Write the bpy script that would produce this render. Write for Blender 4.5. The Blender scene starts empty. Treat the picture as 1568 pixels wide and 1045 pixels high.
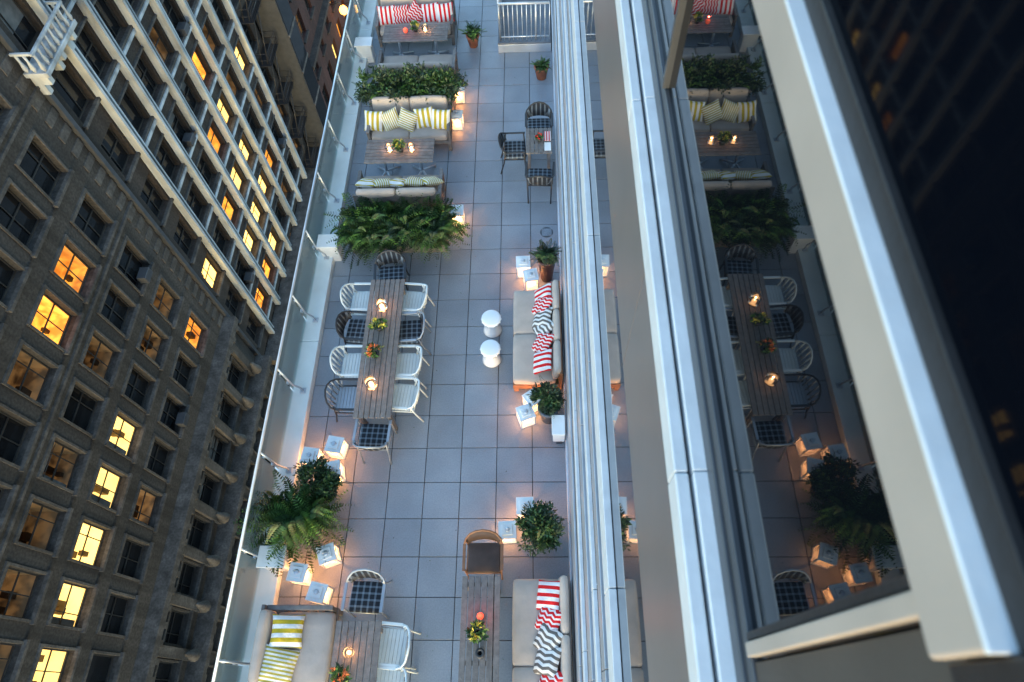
import bpy, math, random
from mathutils import Matrix, Vector
random.seed(7)
R=random.random
def U(a,b): return a+(b-a)*R()
scene=bpy.context.scene
# ------------------------------------------------------------ materials
def nt(m):
    m.use_nodes=True
    t=m.node_tree
    return t,t.nodes,t.links,t.nodes["Principled BSDF"]
def c4(c): return (c[0],c[1],c[2],1)
def mat(name,col,rough=.6,metal=0,nscale=6,namt=.2,bump=.1,bscale=60,island=0,ior=1.5,fine=0,coord='Object',streak=0):
    m=bpy.data.materials.new(name); t,n,l,b=nt(m)
    tc=n.new('ShaderNodeTexCoord'); nz=n.new('ShaderNodeTexNoise'); nz.inputs['Scale'].default_value=nscale; nz.inputs['Detail'].default_value=6
    l.new(tc.outputs[coord],nz.inputs['Vector'])
    mr=n.new('ShaderNodeMapRange'); mr.inputs[1].default_value=.3; mr.inputs[2].default_value=.7
    mr.inputs[3].default_value=1-namt; mr.inputs[4].default_value=1+namt
    l.new(nz.outputs['Fac'],mr.inputs[0]); fac=mr.outputs[0]
    def mul(f,g):
        mu=n.new('ShaderNodeMath'); mu.operation='MULTIPLY'; l.new(f,mu.inputs[0]); l.new(g,mu.inputs[1]); return mu.outputs[0]
    if island:
        g=n.new('ShaderNodeNewGeometry'); m2=n.new('ShaderNodeMapRange'); m2.inputs[3].default_value=1-island; m2.inputs[4].default_value=1+island
        l.new(g.outputs['Random Per Island'],m2.inputs[0]); fac=mul(fac,m2.outputs[0])
    if fine:
        nf=n.new('ShaderNodeTexNoise'); nf.inputs['Scale'].default_value=45 if coord=='Object' and not streak else 9; nf.inputs['Detail'].default_value=3; l.new(tc.outputs[coord],nf.inputs['Vector'])
        m3=n.new('ShaderNodeMapRange'); m3.inputs[1].default_value=.35;m3.inputs[2].default_value=.65; m3.inputs[3].default_value=1-fine; m3.inputs[4].default_value=1+fine
        l.new(nf.outputs['Fac'],m3.inputs[0]); fac=mul(fac,m3.outputs[0])
    if streak:
        mp=n.new('ShaderNodeMapping'); mp.inputs['Scale'].default_value=(2.2,2.2,.09); l.new(tc.outputs[coord],mp.inputs[0])
        ns=n.new('ShaderNodeTexNoise'); ns.inputs['Scale'].default_value=1; ns.inputs['Detail'].default_value=5; l.new(mp.outputs[0],ns.inputs['Vector'])
        m4=n.new('ShaderNodeMapRange'); m4.inputs[1].default_value=.35;m4.inputs[2].default_value=.65; m4.inputs[3].default_value=1-streak; m4.inputs[4].default_value=1+streak*.6
        l.new(ns.outputs['Fac'],m4.inputs[0]); fac=mul(fac,m4.outputs[0])
    v=n.new('ShaderNodeVectorMath'); v.operation='SCALE'; v.inputs[0].default_value=col[:3]; l.new(fac,v.inputs['Scale'])
    l.new(v.outputs[0],b.inputs['Base Color'])
    b.inputs['Roughness'].default_value=rough; b.inputs['Metallic'].default_value=metal; b.inputs['IOR'].default_value=ior
    if bump:
        nb=n.new('ShaderNodeTexNoise'); nb.inputs['Scale'].default_value=bscale; nb.inputs['Detail'].default_value=4; l.new(tc.outputs[coord],nb.inputs['Vector'])
        bp=n.new('ShaderNodeBump'); bp.inputs['Strength'].default_value=bump; bp.inputs['Distance'].default_value=.02
        l.new(nb.outputs['Fac'],bp.inputs['Height']); l.new(bp.outputs[0],b.inputs['Normal'])
    return m
def emis(name,col,s,col2=None,nscale=2,island=.35):
    m=bpy.data.materials.new(name); t,n,l,b=nt(m)
    b.inputs['Base Color'].default_value=(.3,.2,.1,1); b.inputs['Roughness'].default_value=.8
    if col2:
        tc=n.new('ShaderNodeTexCoord'); nz=n.new('ShaderNodeTexNoise'); nz.inputs['Scale'].default_value=nscale; nz.inputs['Detail'].default_value=2
        l.new(tc.outputs['Object'],nz.inputs['Vector'])
        cr=n.new('ShaderNodeValToRGB'); cr.color_ramp.elements[0].position=.38; cr.color_ramp.elements[1].position=.62
        cr.color_ramp.elements[0].color=c4(col2); cr.color_ramp.elements[1].color=c4(col)
        l.new(nz.outputs['Fac'],cr.inputs[0]); l.new(cr.outputs[0],b.inputs['Emission Color'])
        g=n.new('ShaderNodeNewGeometry'); mr=n.new('ShaderNodeMapRange'); mr.inputs[3].default_value=s*(1-island); mr.inputs[4].default_value=s*(1+island)
        l.new(g.outputs['Random Per Island'],mr.inputs[0]); l.new(mr.outputs[0],b.inputs['Emission Strength'])
    else:
        b.inputs['Emission Color'].default_value=c4(col); b.inputs['Emission Strength'].default_value=s
    return m
def stripes(name,a,bc,freq,duty=.5,axis='X',zig=0,zf=10,third=None,plaid=False):
    m=bpy.data.materials.new(name); t,n,l,b=nt(m)
    tc=n.new('ShaderNodeTexCoord'); sp=n.new('ShaderNodeSeparateXYZ'); l.new(tc.outputs['Object'],sp.inputs[0])
    def M(op,x,y=None):
        q=n.new('ShaderNodeMath'); q.operation=op
        for i,w in enumerate((x,y)):
            if w is None: continue
            if isinstance(w,(int,float)): q.inputs[i].default_value=w
            else: l.new(w,q.inputs[i])
        return q.outputs[0]
    o=sp.outputs[axis]; ot=sp.outputs['Y' if axis=='X' else 'X']
    val=M('MULTIPLY',o,freq)
    if zig:
        z=M('ABSOLUTE',M('SUBTRACT',M('FRACT',M('MULTIPLY',ot,zf)),.5)); val=M('ADD',val,M('MULTIPLY',z,zig))
    f=M('GREATER_THAN',M('FRACT',M('ADD',val,50.25)),duty)
    if plaid:
        f2=M('GREATER_THAN',M('FRACT',M('ADD',M('MULTIPLY',ot,freq),50.25)),duty)
        f=M('MULTIPLY',M('ADD',f,f2),.5)
    mx=n.new('ShaderNodeMix'); mx.data_type='RGBA'; l.new(f,mx.inputs[0]); mx.inputs[6].default_value=c4(a); mx.inputs[7].default_value=c4(bc)
    nz=n.new('ShaderNodeTexNoise'); nz.inputs['Scale'].default_value=14; l.new(tc.outputs['Object'],nz.inputs['Vector'])
    bp=n.new('ShaderNodeBump'); bp.inputs['Strength'].default_value=.5; bp.inputs['Distance'].default_value=.03; l.new(nz.outputs['Fac'],bp.inputs['Height']); l.new(bp.outputs[0],b.inputs['Normal'])
    l.new(mx.outputs[2],b.inputs['Base Color']); b.inputs['Roughness'].default_value=.9
    return m
M_tile=mat('porcelain_paver',(.25,.278,.312),.42,0,1.1,.16,.05,90,.09,fine=.08)
M_sub=mat('dark_joint_base',(.012,.012,.015),.9)  # near-black base under the pavers, seen as dark grout lines
M_white=mat('white_paint',(.80,.82,.82),.45,0,3,.08,.05)
M_curb=mat('white_parapet_coating',(.78,.84,.84),.5,0,2,.08,.1,30)
M_alu=mat('brushed_aluminium',(.55,.60,.66),.36,.6,3,.12,.05)
M_alud=mat('dark_aluminium',(.10,.11,.125),.4,.5,3,.15,0)
M_span=mat('taupe_metal_spandrel',(.22,.205,.20),.34,.35,1.2,.1,.02)
M_frame=mat('beige_window_frame',(.40,.36,.33),.5,0,4,.08,.05)
M_framed=mat('dark_taupe_panel',(.065,.06,.056),.6,0,4,.1,.05)  # dark taupe, the panel's own colour, beside the end mullion
M_sill=mat('white_window_sill',(.66,.71,.76),.4,0,9,.08,.05)
M_gk=mat('black_gasket',(.02,.02,.022),.5)
def glassblack(name,rough,col,ior=1.5,wave=0):
    m=bpy.data.materials.new(name); t,n,l,b=nt(m)
    b.inputs['Base Color'].default_value=c4(col); b.inputs['Roughness'].default_value=rough; b.inputs['IOR'].default_value=ior
    if wave:
        tc=n.new('ShaderNodeTexCoord'); nz=n.new('ShaderNodeTexNoise'); nz.inputs['Scale'].default_value=.8; l.new(tc.outputs['Object'],nz.inputs['Vector'])
        bp=n.new('ShaderNodeBump'); bp.inputs['Strength'].default_value=wave; bp.inputs['Distance'].default_value=.02; l.new(nz.outputs['Fac'],bp.inputs['Height']); l.new(bp.outputs[0],b.inputs['Normal'])
    return m
M_gl=glassblack('dark_window_glass',.015,(.003,.004,.006),1.29)
M_glu=glassblack('tinted_window_glass',.04,(.002,.003,.006),1.12)
M_gl2=glassblack('lower_window_glass',.02,(.01,.012,.014),1.8)
M_winglass=glassblack('old_window_glass',.04,(.012,.014,.017),1.4,.3)
def clear(name,tint,gl,haze=0):
    m=bpy.data.materials.new(name); t,n,l,b=nt(m); out=n['Material Output']
    tr=n.new('ShaderNodeBsdfTransparent'); tr.inputs[0].default_value=c4(tint)
    g=n.new('ShaderNodeBsdfGlossy'); g.inputs['Roughness'].default_value=.02
    mx=n.new('ShaderNodeMixShader'); fr=n.new('ShaderNodeFresnel'); fr.inputs[0].default_value=gl
    l.new(fr.outputs[0],mx.inputs[0]); l.new(tr.outputs[0],mx.inputs[1]); l.new(g.outputs[0],mx.inputs[2]); res=mx.outputs[0]
    if haze:
        df=n.new('ShaderNodeBsdfDiffuse'); df.inputs[0].default_value=(.7,.8,.82,1); m2=n.new('ShaderNodeMixShader'); m2.inputs[0].default_value=haze
        l.new(res,m2.inputs[1]); l.new(df.outputs[0],m2.inputs[2]); res=m2.outputs[0]
    l.new(res,out.inputs[0])
    return m
M_rail_glass=clear('balustrade_glass',(.86,.94,.94),1.45,.13)
M_cup=clear('hurricane_glass',(.95,.97,.97),1.4)
def frosted():
    m=bpy.data.materials.new('frosted_lantern_pane'); t,n,l,b=nt(m); out=n['Material Output']
    tr=n.new('ShaderNodeBsdfTransparent'); tl=n.new('ShaderNodeBsdfTranslucent'); tl.inputs[0].default_value=(.95,.9,.85,1)
    mx=n.new('ShaderNodeMixShader'); mx.inputs[0].default_value=.45
    l.new(tr.outputs[0],mx.inputs[1]); l.new(tl.outputs[0],mx.inputs[2]); l.new(mx.outputs[0],out.inputs[0]); return m
M_frost=frosted()
M_wood=mat('weathered_teak',(.185,.163,.152),.75,0,12,.25,.3,40,.22)
M_woodo=mat('oiled_teak',(.26,.12,.06),.6,0,12,.2,.2,40,.15)
M_cush=mat('beige_canvas',(.48,.395,.335),.95,0,5,.08,.35,9)
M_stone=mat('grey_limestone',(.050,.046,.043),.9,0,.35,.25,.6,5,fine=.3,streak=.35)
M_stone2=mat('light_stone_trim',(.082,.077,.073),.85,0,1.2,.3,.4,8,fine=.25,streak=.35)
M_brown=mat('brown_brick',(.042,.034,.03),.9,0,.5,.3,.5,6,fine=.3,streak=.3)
M_wtrim=mat('white_pier',(.42,.465,.50),.7,0,.8,.25,.2,12,streak=.35)
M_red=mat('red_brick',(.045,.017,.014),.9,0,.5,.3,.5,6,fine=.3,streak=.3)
M_blind=mat('window_blind',(.12,.125,.13),.8,0,3,.3,0,10,.3)
M_sash=mat('window_sash',(.04,.038,.036),.6,0,3,.2,0)
M_furn=mat('dark_furniture',(.05,.03,.02),.7)
M_lit=emis('lit_room',(1,.70,.20),2.3,(1,.62,.16),1.3)
M_amb=emis('amber_room',(1,.42,.05),1.8,(.5,.14,.015),1.6)
M_dim=emis('dim_room',(.6,.30,.1),.22,(.02,.015,.01),2)
M_asph=mat('asphalt',(.05,.05,.052),.85,0,.3,.2,.2)
M_pave=mat('pavement_concrete',(.2,.2,.2),.85,0,.5,.2,.2)
M_leafd=mat('leaf_dark',(.035,.085,.026),.55,0,5,.3,0,10,.5)
M_leafl=mat('leaf_light',(.085,.19,.04),.55,0,5,.3,0,10,.4)
M_leafb=mat('leaf_bluish',(.035,.065,.036),.6,0,5,.3,0,10,.5)
M_soil=mat('soil',(.03,.022,.016),.95)
M_terra=mat('terracotta',(.3,.11,.06),.8)
M_pot=mat('dark_pot',(.035,.037,.042),.5)
M_potm=mat('maroon_pot',(.05,.02,.02),.4)
M_potg=mat('grey_blue_pot',(.12,.14,.17),.6)
M_yel=mat('yellow_flower',(.65,.55,.08),.7,0,9,.2,0,10,.3)
M_ora=mat('orange_flower',(.75,.2,.06),.7,0,9,.2,0,10,.3)
M_redfl=mat('red_flower',(.7,.02,.02),.7,0,9,.2,0,10,.3)
M_wax=emis('candle_wax',(1,.50,.20),6)
M_flame=emis('candle_flame',(1,.66,.3),40)
M_redc=emis('red_candle_glass',(1,.03,.015),1.1)
M_warm=emis('street_light_glow',(1,.40,.07),9)
M_cwhite=mat('chair_white',(.62,.67,.67),.5,0,5,.08,.05)
M_cframe=mat('chair_grey_metal',(.33,.36,.4),.4,.5,5,.1,0)
M_cdark=mat('chair_black_metal',(.035,.036,.04),.4,.3,5,.1,0)
M_plaid=stripes('plaid_weave',(.014,.018,.026),(.20,.24,.28),11,.68,plaid=True)
M_redw=stripes('red_white_stripe',(.66,.006,.010),(.82,.78,.76),9.5,.48)
M_redf=stripes('red_white_chevron',(.62,.006,.012),(.78,.72,.70),15,.58,zig=.9,zf=8)
M_grys=stripes('grey_white_zigzag',(.13,.115,.105),(.72,.70,.67),12,.5,zig=.7,zf=5)
M_yelw=stripes('yellow_white_stripe',(.50,.37,.02),(.8,.78,.74),9,.5)
M_yelf=stripes('yellow_fine_stripe',(.48,.38,.06),(.78,.75,.68),22,.5)
M_ceram=mat('white_ceramic',(.84,.87,.9),.18,0,3,.03,0)
# ------------------------------------------------------------ mesh builder
class MB:
    def __init__(s): s.v=[];s.f=[];s.mi=[];s.m=[];s.sm=[];s.M=Matrix.Identity(4)
    def mid(s,m):
        if m not in s.m: s.m.append(m)
        return s.m.index(m)
    def add(s,vs,fs,m,smooth=False):
        o=len(s.v); k=s.mid(m)
        s.v+= [tuple(s.M@Vector(p)) for p in vs]
        for f in fs: s.f.append(tuple(o+i for i in f)); s.mi.append(k); s.sm.append(smooth)
    def box(s,x0,x1,y0,y1,z0,z1,m):
        s.add([(x0,y0,z0),(x1,y0,z0),(x1,y1,z0),(x0,y1,z0),(x0,y0,z1),(x1,y0,z1),(x1,y1,z1),(x0,y1,z1)],
              [(0,3,2,1),(4,5,6,7),(0,1,5,4),(1,2,6,5),(2,3,7,6),(3,0,4,7)],m)
    def bbox(s,x0,x1,y0,y1,z0,z1,m,b=.01):
        s.cushion(x0,x1,y0,y1,z0,z1,m,r=b,puff=0,n=2,smooth=False)
    def cushion(s,x0,x1,y0,y1,z0,z1,m,r=.05,puff=.03,n=8,wob=0,smooth=True):
        c=Vector(((x0+x1)/2,(y0+y1)/2,(z0+z1)/2)); h=Vector(((x1-x0)/2,(y1-y0)/2,(z1-z0)/2)); r=min(r,*[q*.98 for q in h])
        ph=[R()*6 for _ in range(4)]
        vs=[];fs=[];idx={}
        def coords(H):
            a=[-H,-H+r*.35,-H+r]; k=max(1,n-2)
            mid=[-H+r+(2*H-2*r)*i/k for i in range(1,k)]
            return a+mid+[H-r,H-r*.35,H]
        cs=[coords(q) for q in h]
        def vert(p):
            key=tuple(round(q,5) for q in p)
            if key in idx: return idx[key]
            q=Vector(p); inner=Vector([max(-(h[i]-r),min(h[i]-r,q[i])) for i in range(3)])
            d=q-inner
            if d.length>1e-9: q=inner+d.normalized()*r
            fx=1-(q.x/h.x)**2; fy=1-(q.y/h.y)**2; fz=1-(q.z/h.z)**2
            fx=max(fx,0);fy=max(fy,0);fz=max(fz,0)
            o=Vector((math.copysign(puff*.5*fy*fz,q.x) if abs(q.x)>h.x*.8 else 0, math.copysign(puff*.5*fx*fz,q.y) if abs(q.y)>h.y*.8 else 0,
                 math.copysign(puff*(fx*fy)**.5,q.z)))
            if wob: o.z+=wob*math.sin(9*q.x+ph[0])*math.sin(8*q.y+ph[1])
            idx[key]=len(vs); vs.append(tuple(c+q+o)); return idx[key]
        for ax in range(3):
            a,b=[i for i in range(3) if i!=ax]
            for sgn in (-1,1):
                for i in range(len(cs[a])-1):
                    for j in range(len(cs[b])-1):
                        quad=[]
                        for (ii,jj) in ((i,j),(i+1,j),(i+1,j+1),(i,j+1)):
                            p=[0,0,0]; p[ax]=sgn*h[ax]; p[a]=cs[a][ii]; p[b]=cs[b][jj]; quad.append(vert(p))
                        if len(set(quad))<4: continue
                        flip=(sgn==-1)^(ax==1)
                        fs.append(tuple(quad[::-1] if flip else quad))
        s.add(vs,fs,m,smooth)
    def tube(s,pts,r,m,n=8):
        pts=[Vector(p) for p in pts]; vs=[];fs=[]
        for i,p in enumerate(pts):
            t=(pts[min(i+1,len(pts)-1)]-pts[max(i-1,0)]).normalized()
            a=Vector((0,0,1)) if abs(t.z)<.9 else Vector((1,0,0))
            u=t.cross(a).normalized(); w=t.cross(u)
            for k in range(n):
                an=2*math.pi*k/n; vs.append(tuple(p+(u*math.cos(an)+w*math.sin(an))*r))
        for i in range(len(pts)-1):
            for k in range(n):
                a=i*n+k;b=i*n+(k+1)%n; fs.append((a,b,b+n,a+n))
        fs.append(tuple(range(n))[::-1]); fs.append(tuple(range((len(pts)-1)*n,len(pts)*n)))
        s.add(vs,fs,m,True)
    def lathe(s,prof,cx,cy,m,n=20,smooth=True):
        vs=[];fs=[]
        for (r,z) in prof:
            for k in range(n):
                a=2*math.pi*k/n; vs.append((cx+r*math.cos(a),cy+r*math.sin(a),z))
        for i in range(len(prof)-1):
            for k in range(n):
                a=i*n+k;b=i*n+(k+1)%n; fs.append((a,b,b+n,a+n))
        fs.append(tuple(range(n))[::-1]); fs.append(tuple(range((len(prof)-1)*n,len(prof)*n)))
        s.add(vs,fs,m,smooth)
    def mesh(s,name):
        me=bpy.data.meshes.new(name); me.from_pydata(s.v,[],s.f)
        for m in s.m: me.materials.append(m)
        me.polygons.foreach_set('material_index',s.mi); me.polygons.foreach_set('use_smooth',s.sm); me.update(); return me
    def obj(s,name,loc=(0,0,0),rot=(0,0,0),parent=None):
        return place(name,s.mesh(name),loc,rot,parent)
def place(name,me,loc=(0,0,0),rot=(0,0,0),parent=None,scale=None):
    o=bpy.data.objects.new(name,me); scene.collection.objects.link(o); o.location=loc; o.rotation_euler=rot
    if scale: o.scale=scale
    if parent: o.parent=parent
    return o
def empty(name,loc=(0,0,0)): return place(name,None,loc)
# ------------------------------------------------------------ terrace
TX0,TX1,TY0,TY1=-3.97,.5,-3.0,22.0
g=MB(); g.box(-4.34,TX1,TY0,TY1,-.35,-.035,M_sub); 
P=.589; gap=.011
xs=[-.10+P*k for k in range(-8,3)]; ys=[1.43+P*k for k in range(-9,37)]
for i in range(len(xs)-1):
    for j in range(len(ys)-1):
        a=max(xs[i]+gap/2,TX0+.004); b=min(xs[i+1]-gap/2,TX1-.02)
        if b-a<.03: continue
        dz=U(-.0012,.0012)
        g.bbox(a,b,ys[j]+gap/2,ys[j+1]-gap/2,-.032,0+dz,M_tile,.003)
g.obj('terrace_floor')
d=MB(); d.lathe([(.13,.0),(.13,.006),(.115,.008),(.11,.004),(.0,.004)],.22,8.3,M_alud,28)
for k in range(-4,5): d.box(.22+k*.022-.004,.22+k*.022+.004,8.21,8.39,.004,.009,M_alu)
d.obj('floor_drain')
c=MB()
y=TY0
while y<TY1:
    y2=min(y+2.93,TY1); c.bbox(-4.34,TX0,y+.004,y2-.004,-.3,.15,M_curb,.012); 
    c.box(-4.36,-4.34,y+.004,y2-.004,-.5,.13,M_alud); y=y2
c.obj('parapet_curb')
for yy in (1.93,7.8,13.65,19.5):
    p=MB(); p.bbox(-4.17,-3.82,yy-.13,yy+.13,0,.46,M_white,.015); p.bbox(-4.2,-3.79,yy-.16,yy+.16,.46,.5,M_white,.01); p.obj('parapet_pier')
root=empty('glass_railing')
posts=[.5+1.432*k for k in range(-2,16)]
r=MB()
for yy in posts:
    r.bbox(-4.14,-4.04,yy-.05,yy+.05,.15,.172,M_alu,.004)
    r.tube([(-4.09,yy,.17),(-4.10,yy,.27),(-4.2,yy,.42),(-4.24,yy,1.0)],.017,M_alu,8)
    r.box(-4.262,-4.235,yy-.025,yy+.025,.45,.51,M_alu); r.box(-4.262,-4.235,yy-.025,yy+.025,.82,.87,M_alu)
r.obj('posts',parent=root)
r=MB(); r.tube([(-4.25,TY0,1.03),(-4.25,TY1,1.03)],.022,M_alu,10); r.obj('top_rail',parent=root)
r=MB()
for a,b in zip(posts[:-1],posts[1:]): r.box(-4.275,-4.263,a+.02,b-.02,.1,1.0,M_rail_glass)
r.obj('glass_panels',parent=root)
# ------------------------------------------------------------ host building (right)
hb=empty('hotel_facade')
YA,YB=-2.2,24
f=MB(); f.box(.5,.56,YA,YB,-.3,7.2,M_gl2); f.obj('lower_glazing',parent=hb)
f=MB()
rails=[(0,.28,.45,M_sill),(.3,1.55,.47,M_alu),(1.6,1.9,.45,M_alu),(2.15,2.5,.46,M_alud),(2.65,2.9,.445,M_sill),(3.15,3.3,.465,M_alud),(3.5,3.95,.45,M_alu),
       (4.15,4.28,.475,M_alud),(4.42,4.62,.445,M_sill),(4.78,4.9,.465,M_gk),(5.02,5.3,.45,M_alu),(5.4,5.5,.475,M_gk),(5.62,5.95,.445,M_sill)]
for (z0,z1,xf,m) in rails:
    y=YA
    L=U(2.4,3.2)
    while y<YB:
        y2=min(y+L,YB); f.bbox(xf,.498,y+.003,y2-.003,z0,z1,m,.006); y=y2
f.obj('horizontal_rails',parent=hb)
f=MB()
y=YA
while y<YB:
    y2=min(y+3.9,YB); f.bbox(.485,.62,y+.002,y2-.002,7.14,8.495,M_span,.004); y=y2
f.obj('spandrel',parent=hb)
f=MB()
y=YA-.3
while y<YB:
    y2=min(y+1.55,YB); f.bbox(.395,.435,y+.0015,y2-.0015,8.50,8.62,M_sill,.006); f.bbox(.447,.505,y+.0015,y2-.0015,8.50,8.632,M_sill,.004); y=y2
f.box(.43,.45,YA,YB,8.5,8.58,M_gk)
f.bbox(.485,.53,YA,YB,8.634,8.70,M_alud,.004); f.bbox(.495,.53,YA,YB,8.703,8.755,M_alud,.004)
f.obj('window_sill',parent=hb)
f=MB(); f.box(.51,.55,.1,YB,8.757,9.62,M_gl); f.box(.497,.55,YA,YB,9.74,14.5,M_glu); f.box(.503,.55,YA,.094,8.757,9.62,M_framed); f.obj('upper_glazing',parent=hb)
f=MB()
f.bbox(.46,.62,.052,YB,9.612,9.73,M_frame,.006)
f.bbox(.455,.489,.05,YB,9.733,9.742,M_sill,.003)
f.bbox(.483,.5,.05,YB,9.744,9.79,M_gk,.003)
f.bbox(.475,.53,YA,.048,9.622,9.80,M_gk,.004)
f.bbox(.485,.53,.105,.138,8.76,9.61,M_frame,.004)
for yy in (2.06,3.99,5.92,7.85,9.78,11.7,13.6): f.bbox(.485,.53,yy-.012,yy+.012,8.76,9.61,M_alud,.003)
f.bbox(.492,.53,.142,.16,8.757,9.61,M_gk,.003)
f.obj('window_frames',parent=hb)
f=MB(); f.box(.62,8,YA,YB,-.3,14.5,M_stone); f.box(.5,.62,YA,YB,14.5,15.2,M_frame); f.obj('building_core',parent=hb)
pb=MB(); pb.box(-4.3,8,-6,22,-40,-.36,M_stone)
for k in range(10): pb.box(-4.4,-4.3,-6,22,-3.6-k*3.6,-3.3-k*3.6,M_stone2)
pb.obj('podium_building')
w=MB(); w.bbox(.24,.43,3.78,4.08,.28,.62,M_white,.015); w.bbox(.22,.43,3.76,4.1,.62,.65,M_white,.008); w.box(.3,.4,3.85,4.0,0,.28,M_alud); w.obj('service_cabinet')
# ------------------------------------------------------------ opposite buildings
def facade(root,xp,y0,y1,z0,z1,cols,rows,ww,wh,wall,trim,lit,surround=True):
    W=MB();T=MB();S=MB();G=MB()
    ye=[y0]+sum([[c-ww/2,c+ww/2] for c in cols],[])+[y1]
    ze=[z0]+sum([[r-wh/2,r+wh/2] for r in sorted(rows)],[])+[z1]
    for i in range(len(ye)-1):
        for j in range(len(ze)-1):
            if i%2==1 and j%2==1: continue
            a,b,c,d=ye[i],ye[i+1],ze[j],ze[j+1]
            W.add([(xp,a,c),(xp,b,c),(xp,b,d),(xp,a,d)],[(0,1,2,3)],wall)
    D=.32
    for ci,cy in enumerate(cols):
        for ri,cz in enumerate(rows):
            a,b,c,d=cy-ww/2,cy+ww/2,cz-wh/2,cz+wh/2
            xi=xp-D
            W.add([(xp,a,c),(xi,a,c),(xi,b,c),(xp,b,c),(xp,a,d),(xi,a,d),(xi,b,d),(xp,b,d)],[(0,3,2,1),(4,5,6,7),(0,1,5,4),(3,7,6,2)],wall)
            if surround:
                t=.10;pj=.05
                T.box(xp+.002,xp+pj,a-t,a-.002,c,d,trim); T.box(xp+.002,xp+pj,b+.002,b+t,c,d,trim)
                T.box(xp+.002,xp+pj+.03,a-t,b+t,d+.002,d+.16,trim)
            T.box(xp-.25,xp+.17,a-.16,b+.16,c-.14,c-.002,trim)
            fr=.06
            xa,xb=xi+.02,xi+.08
            S.box(xa,xb,a,a+fr,c,d,M_sash);S.box(xa,xb,b-fr,b,c,d,M_sash);S.box(xa,xb,a+fr,b-fr,d-fr,d,M_sash);S.box(xa,xb,a+fr,b-fr,c,c+fr,M_sash)
            if R()<.85: S.box(xa+.01,xb-.01,a+fr,b-fr,cz-.03,cz+.03,M_sash)
            mv=cy+random.choice((0,0,-.3,.3)); S.box(xa+.015,xb-.015,mv-.02,mv+.02,c+fr,d-fr,M_sash)
            k=lit.get((ci,ri))
            if k is None:
                q=R(); k='d' if q<.12 else ('b' if q<.34 else 'g')
            if k in('g','b'):
                G.add([(xi+.01,a,c),(xi+.01,b,c),(xi+.01,b,d),(xi+.01,a,d)],[(0,1,2,3)],M_winglass)
                if k=='b':
                    hh=U(.3,.75)*wh; 
                    a2,b2=(a+fr,cy-.03) if R()<.5 else (a+fr,b-fr)
                    G.add([(xi+.018,a2,d-hh),(xi+.018,b2,d-hh),(xi+.018,b2,d-fr),(xi+.018,a2,d-fr)],[(0,1,2,3)],M_blind)
            else:
                m={'L':M_lit,'A':M_amb,'d':M_dim}[k]; dp=1.1
                X0=xi-dp
                G.add([(xi,a,c),(X0,a,c),(X0,b,c),(xi,b,c),(xi,a,d),(X0,a,d),(X0,b,d),(xi,b,d)],[(0,1,2,3),(4,7,6,5),(0,4,5,1),(3,2,6,7),(1,5,6,2)],m)
                for q in range(2):
                    yy=U(a+.1,b-.4); h2=U(.2,.6); xx=U(X0+.05,xi-.5)
                    G.box(xx,xx+U(.15,.35),yy,yy+U(.15,.35),c+.01,c+h2,M_furn)
                if R()<.6:
                    n=int(U(3,8))
                    for q in range(n): zz=d-.08-q*.09; G.box(xi-.03,xi-.01,a+fr,b-fr,zz-.012,zz+.012,M_blind)
                if R()<.4: G.box(xi-.06,xi-.03,a+.02,a+U(.15,.4),c+.02,d-.02,M_blind)
    W.obj('walls',parent=root);T.obj('trim',parent=root);S.obj('window_sashes',parent=root);G.obj('windows',parent=root)
XP=-19.0
cols=[1.06+2.43*k for k in range(-3,8)]
rows=[-1.38,-4.63,-7.88,-11.13,-14.3,-17.43,-20.68,-26.2,-30.4,-33.6,-36.8]
lit={}
for k in range(2,8): lit[(k,5)]='L'
lit[(8,3)]='A'; lit[(9,3)]='A'; lit[(9,5)]='d'; lit[(9,4)]='g'; lit[(10,5)]='d'; lit[(10,6)]='A'; lit[(10,3)]='g'; lit[(10,4)]='g'
for a,b in ((6,4),(5,4),(4,4),(8,4),(7,3),(3,4)): lit[(a,b)]='d'
b1=empty('stone_apartment_building')
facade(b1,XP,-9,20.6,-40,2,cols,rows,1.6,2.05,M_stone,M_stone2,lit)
t=MB()
t.bbox(XP-.02,XP+.75,-9,20.6,-23.6,-23.1,M_stone2,.03); t.box(XP+.003,XP+.4,-9,20.6,-24.1,-23.603,M_stone2)
t.bbox(XP-.02,XP+1.0,-9,20.6,-28.6,-28.2,M_stone2,.03); t.box(XP+.003,XP+.5,-9,20.6,-28.95,-28.603,M_stone2)
y=-8.8
while y<20.3:
    t.box(XP+.4,XP+.68,y,y+.3,-23.95,-23.605,M_stone2); t.box(XP+.5,XP+.9,y+.2,y+.6,-28.9,-28.605,M_stone2); y+=.8
for c_ in cols:
    t.box(XP+.003,XP+.28,c_+.95,c_+1.48,-28.2,-24.1,M_stone2)
    t.lathe([(.22,-27.9),(.34,-27.7),(.2,-27.2),(.12,-26.8),(.0,-26.7)],XP+.55,c_+1.2,M_stone2,10)
t.box(XP+.003,XP+.12,-9,20.6,-12.75,-12.62,M_stone2); t.box(XP+.003,XP+.1,-9,20.6,-6.2,-6.08,M_stone2)
z=-23
while z<2:
    t.box(XP+.003,XP+.05,19.75,20.55,z,z+.4,M_stone2); z+=.82
for (ci,ri) in ((5,2),(9,1),(10,4),(3,3),(8,6)):
    cy=cols[ci]; cz=rows[ri]
    t.bbox(XP-.1,XP+.35,cy-.33,cy+.33,cz-1.0,cz-.58,M_alud,.02)
t.obj('cornices',parent=b1)
t=MB(); t.box(-34,XP-1.6,-9,20.6,-40,2,M_stone); t.box(-34,XP,-9,20.6,2.003,2.3,M_stone2); t.obj('building_mass',parent=b1)
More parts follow.
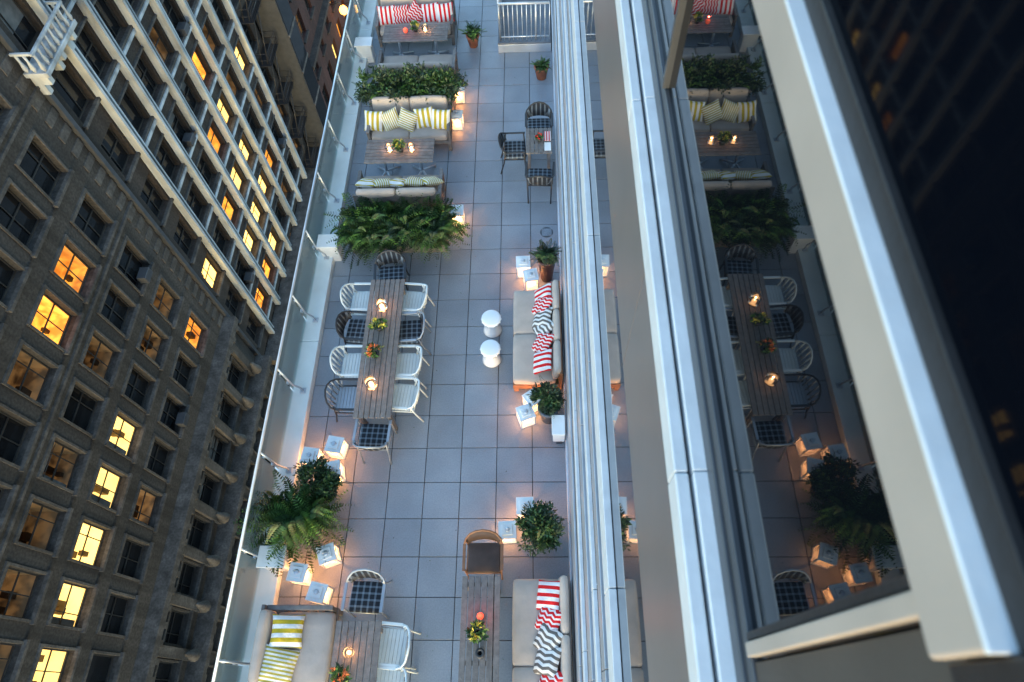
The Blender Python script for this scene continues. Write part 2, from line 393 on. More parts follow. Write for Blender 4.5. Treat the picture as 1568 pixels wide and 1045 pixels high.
t=MB(); t.box(XP-.3,XP+.2,20.62,20.85,-40,2.1,M_alud); t.obj('party_wall_joint',parent=b1)
b2=empty('white_pier_apartment_building')
cols2=[22.1+2.43*k for k in range(0,8)]
rows2=[-10.93+3.25*k for k in (4,3,2,1,0,-1,-2,-3,-4,-5,-6,-7)]
lit={}
def near(col,row,k):
    c_=min(range(len(cols2)),key=lambda q:abs(cols2[q]-col)); r_=min(range(len(rows2)),key=lambda q:abs(rows2[q]-row)); lit[(c_,r_)]=k
W=19
for (yy,h,k) in ((1.144,1.587,'L'),(1.4,1.59,'A'),(1.51,1.587,'L'),(1.62,1.59,'L'),(1.49,1.76,'L'),(1.62,1.76,'L'),(1.40,1.76,'L'),(1.38,1.93,'A'),(1.725,1.24,'A'),(1.976,1.45,'L'),(1.75,1.76,'A'),(1.88,1.59,'d'),(1.5,1.93,'L'),(1.62,1.42,'L'),(1.51,1.42,'A'),(1.75,1.42,'d'),(1.3,1.93,'A')):
    near(yy*W,10.5-h*W,k)
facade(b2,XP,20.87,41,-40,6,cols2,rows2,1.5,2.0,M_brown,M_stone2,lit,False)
t=MB()
for c_ in cols2[:-1]:
    yy=c_+1.215
    for (o,wd,pj) in ((-.22,.17,.40),(.2,.10,.28)):
        t.box(XP+.02,XP+pj,yy+o-wd/2,yy+o+wd/2,-29.5,5.9,M_wtrim)
for rz in rows2:
    if rz<-29: continue
    for c_ in cols2[1:-1]:
        t.box(XP+.01,XP+.22,c_-.9,c_+.85,rz-1.32,rz-1.16,M_wtrim)
        t.box(XP+.01,XP+.13,c_-.9,c_+.85,rz+1.06,rz+1.16,M_stone2)
t.obj('white_piers',parent=b2)
t=MB()
for zz in (-29.9,-33.2):
    t.bbox(XP-.02,XP+1.0,20.9,41,zz,zz+.35,M_stone2,.03)
y=21
while y<41:
    t.box(XP+.3,XP+.85,y,y+.25,-30.4,-29.905,M_stone2); y+=.8
for (ci,ri) in ((2,5),(4,4),(5,6),(1,8),(6,3),(3,10),(5,10),(6,8)):
    cy=cols2[ci]; cz=rows2[ri]
    if (ci,ri) in lit: continue
    t.bbox(XP-.1,XP+.38,cy-.33,cy+.33,cz-1.0,cz-.6,M_alud,.02)
t.obj('ledges',parent=b2)
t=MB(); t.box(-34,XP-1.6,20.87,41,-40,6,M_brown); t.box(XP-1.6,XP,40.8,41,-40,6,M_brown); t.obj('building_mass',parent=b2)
t=MB()
for zz in (-5.6,-2.3):
    t.bbox(XP+.01,XP+.95,20.4,23.6,zz,zz+.2,M_wtrim,.03)
    for yy in (20.7,22.1,23.3): t.box(XP+.01,XP+.7,yy-.12,yy+.12,zz-.45,zz-.003,M_wtrim); t.box(XP+.01,XP+.35,yy-.12,yy+.12,zz-.9,zz-.453,M_wtrim)
    t.bbox(XP+.80,XP+.92,20.42,23.58,zz+.9,zz+1.0,M_wtrim,.02)
    for s in (20.45,23.45): t.bbox(XP+.01,XP+.79,s,s+.12,zz+.9,zz+1.0,M_wtrim,.02)
    for k in range(9): t.lathe([(.05,zz+.2),(.10,zz+.35),(.045,zz+.65),(.06,zz+.9)],XP+.86,20.55+k*.37,M_wtrim,8)
    for k in range(2):
        for s in (20.51,23.51): t.lathe([(.05,zz+.2),(.10,zz+.35),(.045,zz+.65),(.06,zz+.9)],XP+.2+k*.3,s,M_wtrim,8)
t.obj('stone_balcony',parent=b2)
fe=MB()
for k in range(9):
    z=-29+k*3.25
    fe.box(XP+.1,XP+1.1,38.2,40.6,z,z+.05,M_cdark)
    for zz in (.5,1.0): fe.tube([(XP+.1,38.2,z+zz),(XP+1.1,38.2,z+zz),(XP+1.1,40.6,z+zz),(XP+.1,40.6,z+zz)],.025,M_cdark,5)
    for i in range(9): fe.tube([(XP+1.1,38.2+i*.3,z),(XP+1.1,38.2+i*.3,z+1.0)],.015,M_cdark,4)
    fe.tube([(XP+.8,38.4,z),(XP+.8,40.4,z+3.25)],.04,M_cdark,5); fe.tube([(XP+.4,38.4,z),(XP+.4,40.4,z+3.25)],.04,M_cdark,5)
fe.obj('fire_escape')
b3=empty('red_brick_building')
cols3=[45.2+2.9*k for k in range(12)]; rows3=[-4-3.4*k for k in range(10)]
lit={(a,b):'g' for a in range(12) for b in range(10)}
for c_,r_ in ((3,6),(3,7),(4,7),(5,5),(1,8)): lit[(c_,r_)]='A' 
lit[(2,7)]='L'; lit[(0,5)]='d'
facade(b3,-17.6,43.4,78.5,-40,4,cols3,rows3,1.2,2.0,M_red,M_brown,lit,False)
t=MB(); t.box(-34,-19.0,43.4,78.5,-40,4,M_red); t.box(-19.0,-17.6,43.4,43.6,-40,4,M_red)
for zz in (-10,-23.7,-34): t.box(-17.6,-17.1,43.4,78.5,zz,zz+.3,M_brown)
t.obj('building_mass',parent=b3)
t=MB()
for (yy,zz) in ((53.0,-25.2),(56.5,-27.5),(53.6,-27.9)):
    t.tube([(-17.6,yy,zz+.5),(-16.7,yy,zz+.7),(-16.5,yy,zz+.4)],.04,M_cdark,6); t.lathe([(.12,zz-.4),(.32,zz-.2),(.36,zz+.1),(.2,zz+.35),(.0,zz+.4)],-16.5,yy,M_warm,14)
t.obj('wall_lantern')
t=MB(); t.box(-19.6,-17.2,41.1,43.3,-40,-16,M_alud)
for k in range(8):
    t.box(-17.2,-17.12,41.1,43.3,-16.2-k*3,-16-k*3,M_stone2); 
t.box(-17.2,-17.16,41.2,43.2,-39,-16.3,M_winglass)
t.obj('glazed_annex')
b4=empty('far_office_building')
cols4=[81+2.9*k for k in range(12)]
facade(b4,-18.6,79,118,-40,8,cols4,rows3,1.3,2.0,M_brown,M_stone2,{},False)
t=MB(); t.box(-34,-20,79,118,-40,8,M_brown); t.obj('building_mass',parent=b4)
gr=MB(); gr.add([(-400,-400,-40),(400,-400,-40),(400,400,-40),(-400,400,-40)],[(0,1,2,3)],M_pave); gr.obj('ground')
s=MB(); s.add([(-16,-60,-39.996),(-7.3,-60,-39.996),(-7.3,300,-39.996),(-16,300,-39.996)],[(0,1,2,3)],M_asph)
for k in range(60): s.box(-11.8,-11.65,-30+k*6,-27+k*6,-39.99,-39.988,M_white)
s.obj('street')
s=MB(); s.bbox(-18.9,-16,-60,300,-40.2,-39.85,M_pave,.03); s.obj('sidewalk')
for yy in (50,70):
    s=MB(); s.tube([(-16.6,yy,-39.85),(-16.6,yy,-32),(-16.2,yy,-31.4),(-15.0,yy,-31.2)],.09,M_alud,8); s.bbox(-15.6,-14.7,yy-.2,yy+.2,-31.35,-31.15,M_alud,.03); s.box(-15.5,-14.8,yy-.15,yy+.15,-31.4,-31.36,M_warm)
    s.obj('street_lamp')
    l=bpy.data.lights.new('street_lamp_bulb','POINT'); l.energy=160; l.color=(1,.45,.15); l.shadow_soft_size=.3
    o=bpy.data.objects.new('street_lamp_bulb',l); o.location=(-15.1,yy,-31.7); scene.collection.objects.link(o)
# ------------------------------------------------------------ furniture
def slat_table(w,l,h,kind,lengthwise='y'):
    m=MB(); n=max(6,int(w/.085)) if lengthwise=='y' else 0
    if lengthwise=='y':
        p=w/n
        for i in range(n): m.bbox(-w/2+i*p+.006,-w/2+(i+1)*p-.006,-l/2+.0,l/2,h-.025,h,M_wood,.004)
        m.box(-w/2+.03,w/2-.03,-l/2+.08,-l/2+.13,h-.07,h-.027,M_wood); m.box(-w/2+.03,w/2-.03,l/2-.13,l/2-.08,h-.07,h-.027,M_wood); m.box(-w/2+.03,w/2-.03,-.03,.03,h-.07,h-.027,M_wood)
    else:
        n=int(l/.085); p=l/n
        for i in range(n): m.bbox(-w/2,w/2,-l/2+i*p+.005,-l/2+(i+1)*p-.005,h-.025,h,M_wood,.004)
        for xx in (-w/2+.15,0,w/2-.15): m.box(xx-.03,xx+.03,-l/2+.03,l/2-.03,h-.06,h-.027,M_wood)
    if kind=='x':
        for xx in (-w/2+.32,w/2-.32):
            for s in (-1,1):
                m.tube([(xx-.24*s,-l/2-.02,0.02),(xx,0,.16),(xx+.24*s,l/2-.08,.02)],.024,M_alu,8)
            m.tube([(xx,0,.1),(xx,0,h-.06)],.03,M_alu,10); m.box(xx-.18,xx+.18,-.2,.2,h-.07,h-.062,M_alu)
            for s in (-1,1): m.lathe([(.03,0),(.03,.02),(.0,.02)],xx-.24*s,-l/2-.02,M_alud,8)
    else:
        for xx in (-w/2+.07,w/2-.07):
            for yy in (-l/2+.1,l/2-.1): m.bbox(xx-.03,xx+.03,yy-.03,yy+.03,0,h-.03,M_wood,.005)
    return m
def put_table(name,x0,x1,y0,y1,h,kind,lw='y'):
    slat_table(x1-x0,y1-y0,h,kind,lw).obj(name,((x0+x1)/2,(y0+y1)/2,0))
put_table('slatted_lounge_table',-3.47,-1.97,13.33,13.93,.70,'x','x')
put_table('slatted_lounge_table',-3.45,-2.05,9.57,10.22,.72,'x','x')
put_table('slatted_dining_table',-2.975,-2.35,4.03,6.71,.75,'s')
put_table('slatted_dining_table',-1.10,-.55,-.6,1.61,.75,'s')
put_table('slatted_dining_table',-2.82,-2.18,-.7,1.02,.75,'s')
put_table('slatted_cafe_table',-.18,.36,9.72,10.42,.74,'s')
def sofa(w,d,nseat,h=.78,base=None,tilt=-12):
    base=base or M_wood
    m=MB()
    for xx in (-w/2+.04,w/2-.04):
        for yy in (-d/2+.04,d/2-.04): m.bbox(xx-.035,xx+.035,yy-.035,yy+.035,0,.26,base,.005)
    m.bbox(-w/2,w/2,-d/2,d/2,.2,.28,base,.01)
    m.bbox(-w/2,w/2,d/2-.05,d/2,.28,h-.06,base,.008)
    for xx in (-w/2,w/2-.06): 
        m.bbox(xx,xx+.06,-d/2+.02,-d/2+.08,.28,.55,base,.006); m.bbox(xx-.005,xx+.065,-d/2,d/2-.05,.55,.58,base,.008)
        for k in range(5): yy=-d/2+.16+k*(d-.3)/5; m.box(xx+.02,xx+.04,yy,yy+.05,.28,.55,base)
    a=-w/2+.07; s=(w-.14)/nseat
    for i in range(nseat):
        m.cushion(a+i*s+.004,a+(i+1)*s-.004,-d/2+.01,d/2-.16,.285,.43,M_cush,.045,.025,8,.006)
    m.M=Matrix.Translation((0,d/2-.12,.44))@Matrix.Rotation(math.radians(tilt),4,'X')
    for i in range(nseat):
        m.cushion(a+i*s+.006,a+(i+1)*s-.006,-.07,.065,-.01,h-.42,M_cush,.05,.02,8,.004)
    m.M=Matrix.Identity(4)
    return m
def pil_mesh(w,mt,t=.15):
    m=MB(); n=14; vs=[];fs=[]
    ph=R()*6
    for sg in (1,-1):
        o=len(vs)
        for i in range(n+1):
            for j in range(n+1):
                u=-1+2*i/n; v=-1+2*j/n
                e=(max(0,1-u**4)*max(0,1-v**4))**.55
                sx=1-.08*(1-v*v); sy=1-.08*(1-u*u)
                z=sg*t/2*e+.008*math.sin(5*u+ph)*math.cos(4*v+ph)*e
                vs.append((u*w/2*sx,v*w/2*sy,z))
        for i in range(n):
            for j in range(n):
                q=(o+i*(n+1)+j,o+(i+1)*(n+1)+j,o+(i+1)*(n+1)+j+1,o+i*(n+1)+j+1); fs.append(q if sg>0 else q[::-1])
    m.add(vs,fs,mt,True); return m.mesh('striped_pillow')
PM={k:pil_mesh(.43,v) for k,v in dict(rw=M_redw,rf=M_redf,gz=M_grys,yw=M_yelw,yf=M_yelf).items()}
def pillow(k,x,y,z,face,tilt=55,spin=0,sc=1.0,tw=None):
    t=math.radians(tilt)
    base={'-y':Matrix.Rotation(t,4,'X'),'+y':Matrix.Rotation(-t,4,'X'),'-x':Matrix.Rotation(-t,4,'Y'),'+x':Matrix.Rotation(t,4,'Y')}[face]
    tw=Matrix.Rotation(math.radians(U(-9,9) if tw is None else tw),4,'Z')
    M=Matrix.Translation((x,y,z))@tw@base@Matrix.Rotation(math.radians(spin),4,'Z')
    o=place('striped_pillow',PM[k]); o.matrix_world=M@Matrix.Scale(sc,4)
sofa(1.85,.85,2).obj('outdoor_sofa',(-2.82,14.5,0))
sofa(1.77,.85,2).obj('outdoor_sofa',(-2.66,12.8,0),(0,0,math.pi))
sofa(1.77,.85,2).obj('outdoor_sofa',(-2.67,11.0,0))
sofa(1.72,.8,2).obj('outdoor_sofa',(-2.72,9.12,0),(0,0,math.pi))
for i,(k,sp) in enumerate((('rw',0),('rf',0),('rf',45),('rw',5),('rw',0))): pillow(k,-3.5+i*.35,14.47+U(-.03,.03),.60,'-y',52,sp,.98)
for i,(k,sp) in enumerate((('yw',0),('yf',20),('yf',70),('yw',8),('yw',0))): pillow(k,-3.42+i*.36,10.93+U(-.05,.03),.60,'-y',48,sp,.98)
for i,(k,sp) in enumerate((('yw',90),('yf',20),('yw',70),('yf',8),('yf',40))): pillow(k,-3.36+i*.32,9.16+U(-.02,.03),.58,'+y',34,sp,.95)
def daybed(l,d,base):
    m=MB()
    m.bbox(-l/2,l/2,-d/2,d/2,.12,.26,base,.01)
    for i in range(9): m.box(-l/2-.01,-l/2,-d/2+.03+i*d/9.3,-d/2+.08+i*d/9.3,.1,.3,base)
    for xx in (-l/2+.05,l/2-.05):
        for yy in (-d/2+.05,d/2-.05): m.bbox(xx-.04,xx+.04,yy-.04,yy+.04,0,.12,base,.005)
    n=2
    for i in range(n): m.cushion(-l/2+i*l/n+.004,-l/2+(i+1)*l/n-.004,-d/2+.01,d/2-.1,.265,.44,M_cush,.05,.02,10,.006)
    m.bbox(-l/2,l/2,d/2-.06,d/2,.26,.7,base,.008)
    m.M=Matrix.Translation((0,d/2-.12,.46))@Matrix.Rotation(math.radians(-10),4,'X')
    for i in range(3): m.cushion(-l/2+i*l/3+.006,-l/2+(i+1)*l/3-.006,-.06,.05,0,.32,M_cush,.05,.02,8,.004)
    m.M=Matrix.Identity(4); return m
daybed(1.85,.84,M_woodo).obj('outdoor_daybed',(.0,5.73,0),(0,0,-math.pi/2))
daybed(2.3,.82,M_wood).obj('outdoor_daybed',(.01,.48,0),(0,0,-math.pi/2))
for (k,y,sp,dx) in (('rw',6.42,90,0),('rf',6.2,60,-.02),('gz',5.95,80,-.02),('gz',5.76,30,0),('rf',5.46,60,-.02),('rw',5.1,80,-.03)): pillow(k,.12+dx,y,.58,'-x',42,sp,.95)
for (k,y,sp,dx) in (('rw',1.38,85,0),('rf',1.05,60,0),('gz',.8,50,-.02),('gz',.55,80,-.03),('rf',.27,60,.02),('rw',-.1,90,0)): pillow(k,.12+dx,y,.58,'-x',38,sp,.97)
m=sofa(2.0,1.0,2,h=.72); m.obj('outdoor_sofa',(-3.44,.24,0),(0,0,math.pi/2))
pillow('yw',-3.55,.90,.56,'+x',24,90,1.04,2); pillow('yf',-3.6,.46,.56,'+x',24,84,1.12,-3); pillow('yw',-3.6,.0,.56,'+x',28,90,1.0)
def chair(frame,seat,slats=False):
    m=MB(); r=.014
    for s in (-1,1):
        m.tube([(s*.25,.24,0),(s*.255,.22,.3),(s*.265,.2,.63)],r,frame)
        m.tube([(s*.23,-.30,0),(s*.235,-.22,.3),(s*.25,-.17,.66)],r,frame)
        m.tube([(s*.25,.22,.42),(s*.24,-.2,.42)],r*.9,frame)
        m.bbox(s*.275-.022,s*.275+.022,-.15,.23,.635,.652,frame,.005)
    m.tube([(-.25,.22,.42),(.25,.22,.42)],r*.9,frame); m.tube([(-.235,-.2,.42),(.235,-.2,.42)],r*.9,frame)
    arc=[(-.275,-.15),(-.255,-.22),(-.19,-.275),(-.1,-.3),(0,-.31),(.1,-.3),(.19,-.275),(.255,-.22),(.275,-.15)]
    m.tube([(x,y,.645+.16*(1-(abs(x)/.275)**2.2)) for x,y in arc],r*1.15,frame)
    if slats:
        for i in range(8): a=-.2+i*.054; m.bbox(-.23,.23,a,a+.05,.428,.442,seat,.004)
        for i in range(1,8):
            x,y=arc[i]; z1=.645+.16*(1-(abs(x)/.275)**2.2); m.tube([(x*.9,y+.07,.44),(x,y,z1)],.016,seat,6)
    else:
        m.cushion(-.235,.235,-.2,.22,.425,.47,seat,.02,.012,6)
        vs=[];fs=[]
        for i,(x,y) in enumerate(arc[1:-1]):
            z1=.635+.16*(1-(abs(x)/.275)**2.2)
            for q in (0,1): vs+= [(x*.96,y+.05+q*.012,.50),(x,y+.006+q*.012,z1)]
        for i in range(6):
            a=i*4; fs+=[(a,a+1,a+5,a+4),(a+2,a+6,a+7,a+3),(a+1,a+3,a+7,a+5),(a,a+4,a+6,a+2)]
        m.add(vs,fs,seat,True)
    return m.mesh('patio_chair')
C_w=chair(M_cwhite,M_cwhite,True); C_p=chair(M_cframe,M_plaid); C_d=chair(M_cdark,M_plaid); C_g=chair(M_cdark,M_cframe,True); C_b=chair(M_woodo,mat('brown_cushion',(.09,.06,.05),.8))
def ch(me,x,y,face,name='patio_chair',j=5):
    a={'+y':0,'-y':180,'+x':-90,'-x':90}[face]+U(-j,j)
    place(name,me,(x,y,0),(0,0,math.radians(a)))
for y,c_ in ((6.42,C_w),(5.82,C_d),(5.13,C_w),(4.5,C_g)): ch(c_,-3.16,y,'+x')
for y,c_ in ((6.40,C_w),(5.78,C_p),(5.12,C_w),(4.52,C_w)): ch(c_,-2.24,y,'-x')
ch(C_d,-2.68,7.0,'-y'); ch(C_p,-2.66,3.82,'+y')
ch(C_p,-2.5,1.38,'-y'); ch(C_w,-2.08,.72,'-x'); ch(C_w,-2.08,.2,'-x'); ch(C_b,-.82,1.93,'-y','wooden_armchair',1)
ch(C_d,-.42,10.12,'+x'); ch(C_d,.1,10.8,'-y'); ch(C_d,.1,9.35,'+y')
prof=[(.13,0),(.16,.01),(.172,.04),(.15,.12),(.118,.22),(.135,.32),(.17,.40),(.178,.43),(.17,.452),(.14,.462),(.0,.463)]
for y in (6.05,5.44):
    m=MB(); m.lathe(prof,0,0,M_ceram,32); 
    for k in range(14):
        a=k*2*math.pi/14; m.lathe([(.010,.402),(.012,.41),(.0,.416)],.176*math.cos(a),.176*math.sin(a),M_ceram,6)
    m.obj('ceramic_garden_stool',(-.81,y,0))
def lantern_mesh():
    m=MB(); s=.12; h=.35
    m.bbox(-s,s,-s,s,0,.025,M_white,.005)
    for a in (-1,1):
        for b in (-1,1): m.bbox(a*(s-.012)-.011,a*(s-.012)+.011,b*(s-.012)-.011,b*(s-.012)+.011,.025,h-.03,M_white,.003)
    for a in (-1,1):
        q=a*(s-.014); e=s-.026
        m.add([(q,-e,.026),(q,e,.026),(q,e,h-.032),(q,-e,h-.032)],[(0,1,2,3)],M_frost)
        m.add([(-e,q,.026),(e,q,.026),(e,q,h-.032),(-e,q,h-.032)],[(0,1,2,3)],M_frost)
    m.bbox(-s-.006,s+.006,-s-.006,s+.006,h-.03,h,M_white,.006)
    m.bbox(-s*.62,s*.62,-s*.62,s*.62,h,h+.025,M_white,.006)
    m.lathe([(.035,h+.025),(.035,h+.035),(.02,h+.04),(.0,h+.04)],0,0,M_alu,14)
    m.tube([(.05*math.cos(t),0,h+.03+.045*math.sin(t)) for t in [math.pi*i/10 for i in range(11)]],.004,M_alu,5)
    m.lathe([(.05,.026),(.05,.15),(.04,.153),(.0,.15)],0,0,M_wax,16)
    m.lathe([(.004,.152),(.014,.17),(.012,.185),(.0,.215)],0,0,M_flame,8)
    return m.mesh('candle_lantern')
LM=lantern_mesh()
def light(e,loc,name,parent,rad=.02,col=(1,.38,.13)):
    l=bpy.data.lights.new(name,'POINT'); l.energy=e; l.color=col; l.shadow_soft_size=rad
    o=bpy.data.objects.new(name,l); o.location=loc; scene.collection.objects.link(o); o.parent=parent
for (x,y,a) in ((-1.70,12.17,5),(-1.70,11.32,0),(-1.56,8.62,4),(-.24,7.34,2),(-.10,7.04,10),(-.08,4.55,35),(-.2,4.28,20),(-3.72,3.55,-8),(-3.34,3.74,-10),(-3.32,3.32,12),
    (-3.22,2.0,20),(-3.62,1.73,-8),(-3.28,1.45,-12),(-.215,2.72,2),(-.484,2.35,3)):
    o=place('candle_lantern',LM,(x,y,0),(0,0,math.radians(a)),scale=(1.08,1.08,1.0)); light(9,(0,0,.235),'candle_light',o,.02)
def hurricane(x,y,z,red=False,sc=1):
    m=MB()
    if red: m.lathe([(.03,0),(.045,.02),(.05,.06),(.04,.085),(.0,.08)],0,0,M_redc,14)
    else:
        m.lathe([(.035,.005),(.035,.07),(.0,.07)],0,0,M_wax,14); m.lathe([(.003,.07),(.01,.085),(.0,.115)],0,0,M_flame,8)
        m.lathe([(.075,0),(.085,.02),(.085,.14),(.078,.16)],0,0,M_cup,20)
    o=m.obj('hurricane_candle',(x,y,z)); o.scale=(sc,)*3
    light(1.5,(0,0,.15),'candle_light',o,.015,(1,.1,.05) if red else (1,.42,.15))
hurricane(-2.70,6.1,.752,False,1.15);hurricane(-2.72,4.6,.752,False,1.15);hurricane(-.82,1.08,.752,True);hurricane(-2.58,.62,.752,False,.8)
hurricane(-2.95,13.65,.702,True,1.1);hurricane(-2.5,13.7,.702,False,.8);hurricane(-2.95,9.9,.722,False,.9);hurricane(-2.5,9.9,.722,False,.9)
# ------------------------------------------------------------ plants
def leaf(m,p,d,up,L,w,mt):
    s=d.cross(up)
    if s.length<1e-4: s=Vector((1,0,0))
    s.normalize()
    m.add([tuple(p),tuple(p+d*L*.45+s*w/2),tuple(p+d*L),tuple(p+d*L*.45-s*w/2)],[(0,1,2,3)],mt)
def rdir():
    while 1:
        v=Vector((U(-1,1),U(-1,1),U(-1,1)))
        if .05<v.length<1: return v.normalized()
def fern(m,c,Rr,n,mats,e0=(15,80),droop=95,lw=.028,st=16):
    for i in range(n):
        a=U(0,2*math.pi); L=Rr*U(.6,1.15); el=math.radians(U(*e0)); ds=L/st; p=Vector(c)+Vector((U(-.05,.05),U(-.05,.05),0)); mt=random.choice(mats); dr=math.radians(U(.6,1.1)*droop)/st
        cu=U(-.04,.04)
        for k in range(st):
            d=Vector((math.cos(a)*math.cos(el),math.sin(a)*math.cos(el),math.sin(el))); a+=cu
            q=p+d*ds; el-=dr
            side=d.cross(Vector((0,0,1))); 
            if side.length<.01: side=Vector((1,0,0))
            side.normalize(); t=k/st; w=Rr*.21*(math.sin(math.pi*min(1,t*.85+.13)))**.7*(1-t*.5)
            if k>1:
                for sg in (-1,1): leaf(m,p,(side*sg+d*.45+Vector((0,0,-.15))).normalized(),d,w,lw,mt)
            p=q
def bush(m,c,rx,ry,rz,n,mats,size=.06,clumps=26):
    C=[]
    for i in range(clumps):
        v=rdir()*U(.55,1.0); C.append((Vector((c[0]+v.x*rx,c[1]+v.y*ry,c[2]+v.z*rz)),U(.18,.34)*min(rx,ry,rz)*1.5,random.choice(mats)))
    for i in range(n):
        cc,rr,mt=random.choice(C); v=rdir()*rr*U(.3,1); p=cc+v
        d=((p-Vector(c)).normalized()*.7+rdir()*.8+Vector((0,0,.3))).normalized(); leaf(m,p,d,rdir(),size*U(.6,1.3),size*.45,mt)
def pot(m,x,y,r0,r1,h,mt):
    m.lathe([(r0,0),(r1,h-.04),(r1+.015,h-.035),(r1+.015,h),(r1-.02,h),(r1-.025,h-.05),(0,h-.05)],x,y,mt,24); m.lathe([(r1-.03,h-.05),(0,h-.03)],x,y,M_soil,16)
pl=MB(); pl.bbox(-3.62,-1.75,7.85,8.5,0,.42,M_wood,.01); pl.box(-3.57,-1.8,7.9,8.45,.42,.43,M_soil)
for xx in (-3.5,-3.2,-2.9,-2.6,-2.3,-2.0,-1.85):
    for yy in (7.9,8.28): 
        fern(pl,(xx+U(-.06,.06),yy+U(-.05,.05)-.08,.5),.68 if xx<-3 or xx>-2.1 else .68,52,[M_leafd,M_leafd,M_leafl,M_leafb],(20,88),112,.042,14)
pl.obj('fern_planter')
pl=MB(); pl.bbox(-3.6,-1.78,11.5,12.2,0,.5,M_wood,.01); pl.box(-3.55,-1.83,11.55,12.15,.5,.51,M_soil)
for xx in (-3.55,-3.25,-2.95,-2.65,-2.35,-2.05,-1.85):
    bush(pl,(xx,11.78,.74),.3,.44,.32,1000,[M_leafd,M_leafd,M_leafb],.085,26)
    fern(pl,(xx,11.7,.6),.46,26,[M_leafd,M_leafl,M_leafb],(30,85),90,.035)
pl.obj('boxwood_planter')
pl=MB(); pot(pl,-3.72,2.5,.17,.23,.5,M_potg)
fern(pl,(-3.74,2.5,.5),.88,120,[M_leafd,M_leafl,M_leafl,M_leafd],(8,80),95,.052,18)
fern(pl,(-3.45,2.5,.5),.64,65,[M_leafd,M_leafl],(20,88),95,.048)
pl.obj('potted_fern')
pl=MB(); pot(pl,-3.42,3.02,.13,.18,.36,M_pot); bush(pl,(-3.42,3.02,.64),.3,.3,.28,3000,[M_leafd,M_leafb,M_leafd],.065,36); pl.obj('potted_boxwood')
pl=MB(); pot(pl,.04,2.3,.14,.19,.34,M_pot); bush(pl,(.04,2.3,.58),.33,.33,.30,3000,[M_leafd,M_leafb],.075,34); fern(pl,(.04,2.3,.5),.46,26,[M_leafd],(20,80),60); pl.obj('potted_boxwood')
pl=MB(); pot(pl,.2,7.2,.11,.17,.68,M_potm); fern(pl,(.2,7.2,.66),.36,90,[M_leafd,M_leafb],(25,88),80,.03); pl.obj('tall_planter')
pl=MB(); pot(pl,.18,4.33,.13,.17,.45,M_potg); bush(pl,(.17,4.36,.68),.22,.26,.24,1100,[M_leafd,M_leafb],.08,16); fern(pl,(.17,4.4,.5),.42,34,[M_leafd],(30,85),80,.022); pl.obj('tall_planter')
pl=MB(); pot(pl,-1.45,14.05,.1,.15,.3,M_terra); fern(pl,(-1.45,14.05,.3),.36,50,[M_leafd,M_leafl],(25,85),70); pl.obj('potted_palm')
pl=MB(); pot(pl,.18,12.85,.11,.16,.32,M_terra); fern(pl,(.18,12.85,.3),.28,40,[M_leafd,M_leafl],(25,85),70); pl.obj('potted_palm')
def flowers(x,y,z,mt,s=1,potm=M_pot):
    m=MB(); pot(m,0,0,.035*s,.05*s,.08*s,potm); bush(m,(0,0,.12*s),.09*s,.09*s,.06*s,160,[M_leafl,M_leafd],.055*s,14); bush(m,(0,0,.15*s),.08*s,.08*s,.05*s,80,[mt],.04*s,9); m.obj('potted_flowers',(x,y,z))
flowers(-2.70,5.68,.752,M_yel,1.3);flowers(-2.72,5.16,.752,M_ora,1.3);flowers(-.84,.86,.752,M_yel,1.35);flowers(-2.63,.33,.752,M_ora,1.35)
flowers(-2.72,13.68,.702,M_yel,1.1);flowers(-2.72,9.88,.722,M_yel,1.3);flowers(.1,10.05,.742,M_redfl,.9)
m=MB(); pot(m,0,0,.04,.05,.07,M_pot); m.obj('black_cup',(-.81,.62,.752))
m=MB(); m.box(.2,.33,9.78,10.0,.742,.75,M_white); m.box(.2,.33,10.05,10.3,.742,.76,stripes('red_napkin',(.6,.05,.05),(.7,.6,.6),20)); m.obj('menu_cards')
root=empty('steel_stair_landing')
m=MB(); m.bbox(-.84,.42,13.75,18,.0,.22,M_alu,.01); m.bbox(-.84,.42,13.75,18,.222,.27,M_potg,.008); m.obj('platform',parent=root)
m=MB()
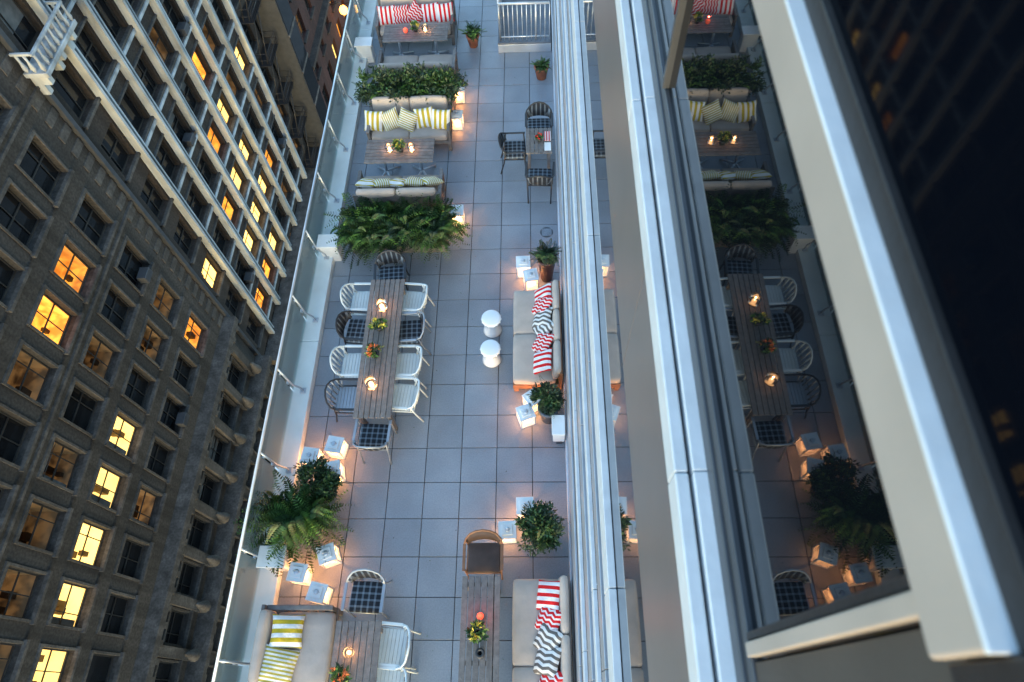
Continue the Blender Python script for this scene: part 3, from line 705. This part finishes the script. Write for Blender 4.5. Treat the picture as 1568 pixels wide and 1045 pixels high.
for (a,b) in (((-.78,13.85),(.38,13.85)),((-.78,13.85),(-.78,17.9))):
    A=Vector((a[0],a[1],0));B=Vector((b[0],b[1],0)); n=int((B-A).length/.1)
    m.tube([tuple(A+Vector((0,0,1.2))),tuple(B+Vector((0,0,1.2)))],.03,M_alu); m.tube([tuple(A+Vector((0,0,.36))),tuple(B+Vector((0,0,.36)))],.018,M_alu)
    for i in range(n+1): 
        q=A.lerp(B,i/n); m.tube([(q.x,q.y,.27),(q.x,q.y,1.2)],.010 if i%8 else .024,M_alu,6)
m.obj('balustrade',parent=root)
m=MB()
for i in range(90):
    p=Vector((U(-3.9,.3),U(0,15),.004)); a=U(0,6.3); leaf(m,p,Vector((math.cos(a),math.sin(a),.1)),Vector((0,0,1)),U(.012,.035),.012,random.choice([M_leafd,M_terra,M_soil]))
m.obj('fallen_leaves')
# ------------------------------------------------------------ world, sun, camera
w=bpy.data.worlds.new('World'); scene.world=w; w.use_nodes=True; n=w.node_tree.nodes; l=w.node_tree.links
sk=n.new('ShaderNodeTexSky'); sk.sky_type='NISHITA'; sk.sun_disc=False; sk.sun_elevation=math.radians(8); sk.sun_rotation=math.radians(180)
tm=n.new('ShaderNodeMix'); tm.data_type='RGBA'; tm.blend_type='MULTIPLY'; tm.inputs[0].default_value=1; tm.inputs[7].default_value=(.86,.98,1.07,1)
l.new(sk.outputs[0],tm.inputs[6]); l.new(tm.outputs[2],n['Background'].inputs[0]); n['Background'].inputs[1].default_value=.92
sl=bpy.data.lights.new('sun','SUN'); sl.energy=.05; sl.angle=math.radians(30); sl.color=(1,.93,.86)
so=bpy.data.objects.new('sun',sl); scene.collection.objects.link(so)
so.rotation_euler=Vector((math.sin(math.radians(180)),math.cos(math.radians(180)),math.tan(math.radians(8)))).to_track_quat('Z','Y').to_euler()
cd=bpy.data.cameras.new('camera'); co=bpy.data.objects.new('camera',cd); scene.collection.objects.link(co)
Mx=Matrix(((.9992,.01215,.0377),(.00768,.8746,-.4848),(-.0389,.4846,.8739)))
co.matrix_world=Matrix.Translation((0,0,10.5))@Mx.to_quaternion().to_matrix().to_4x4()
cd.sensor_width=36; cd.lens=23.19; cd.clip_start=.05; cd.clip_end=1500
cd.dof.use_dof=True; cd.dof.focus_distance=11; cd.dof.aperture_fstop=2.8
scene.camera=co
scene.view_settings.view_transform='Standard'; scene.view_settings.look='None'; scene.view_settings.exposure=0
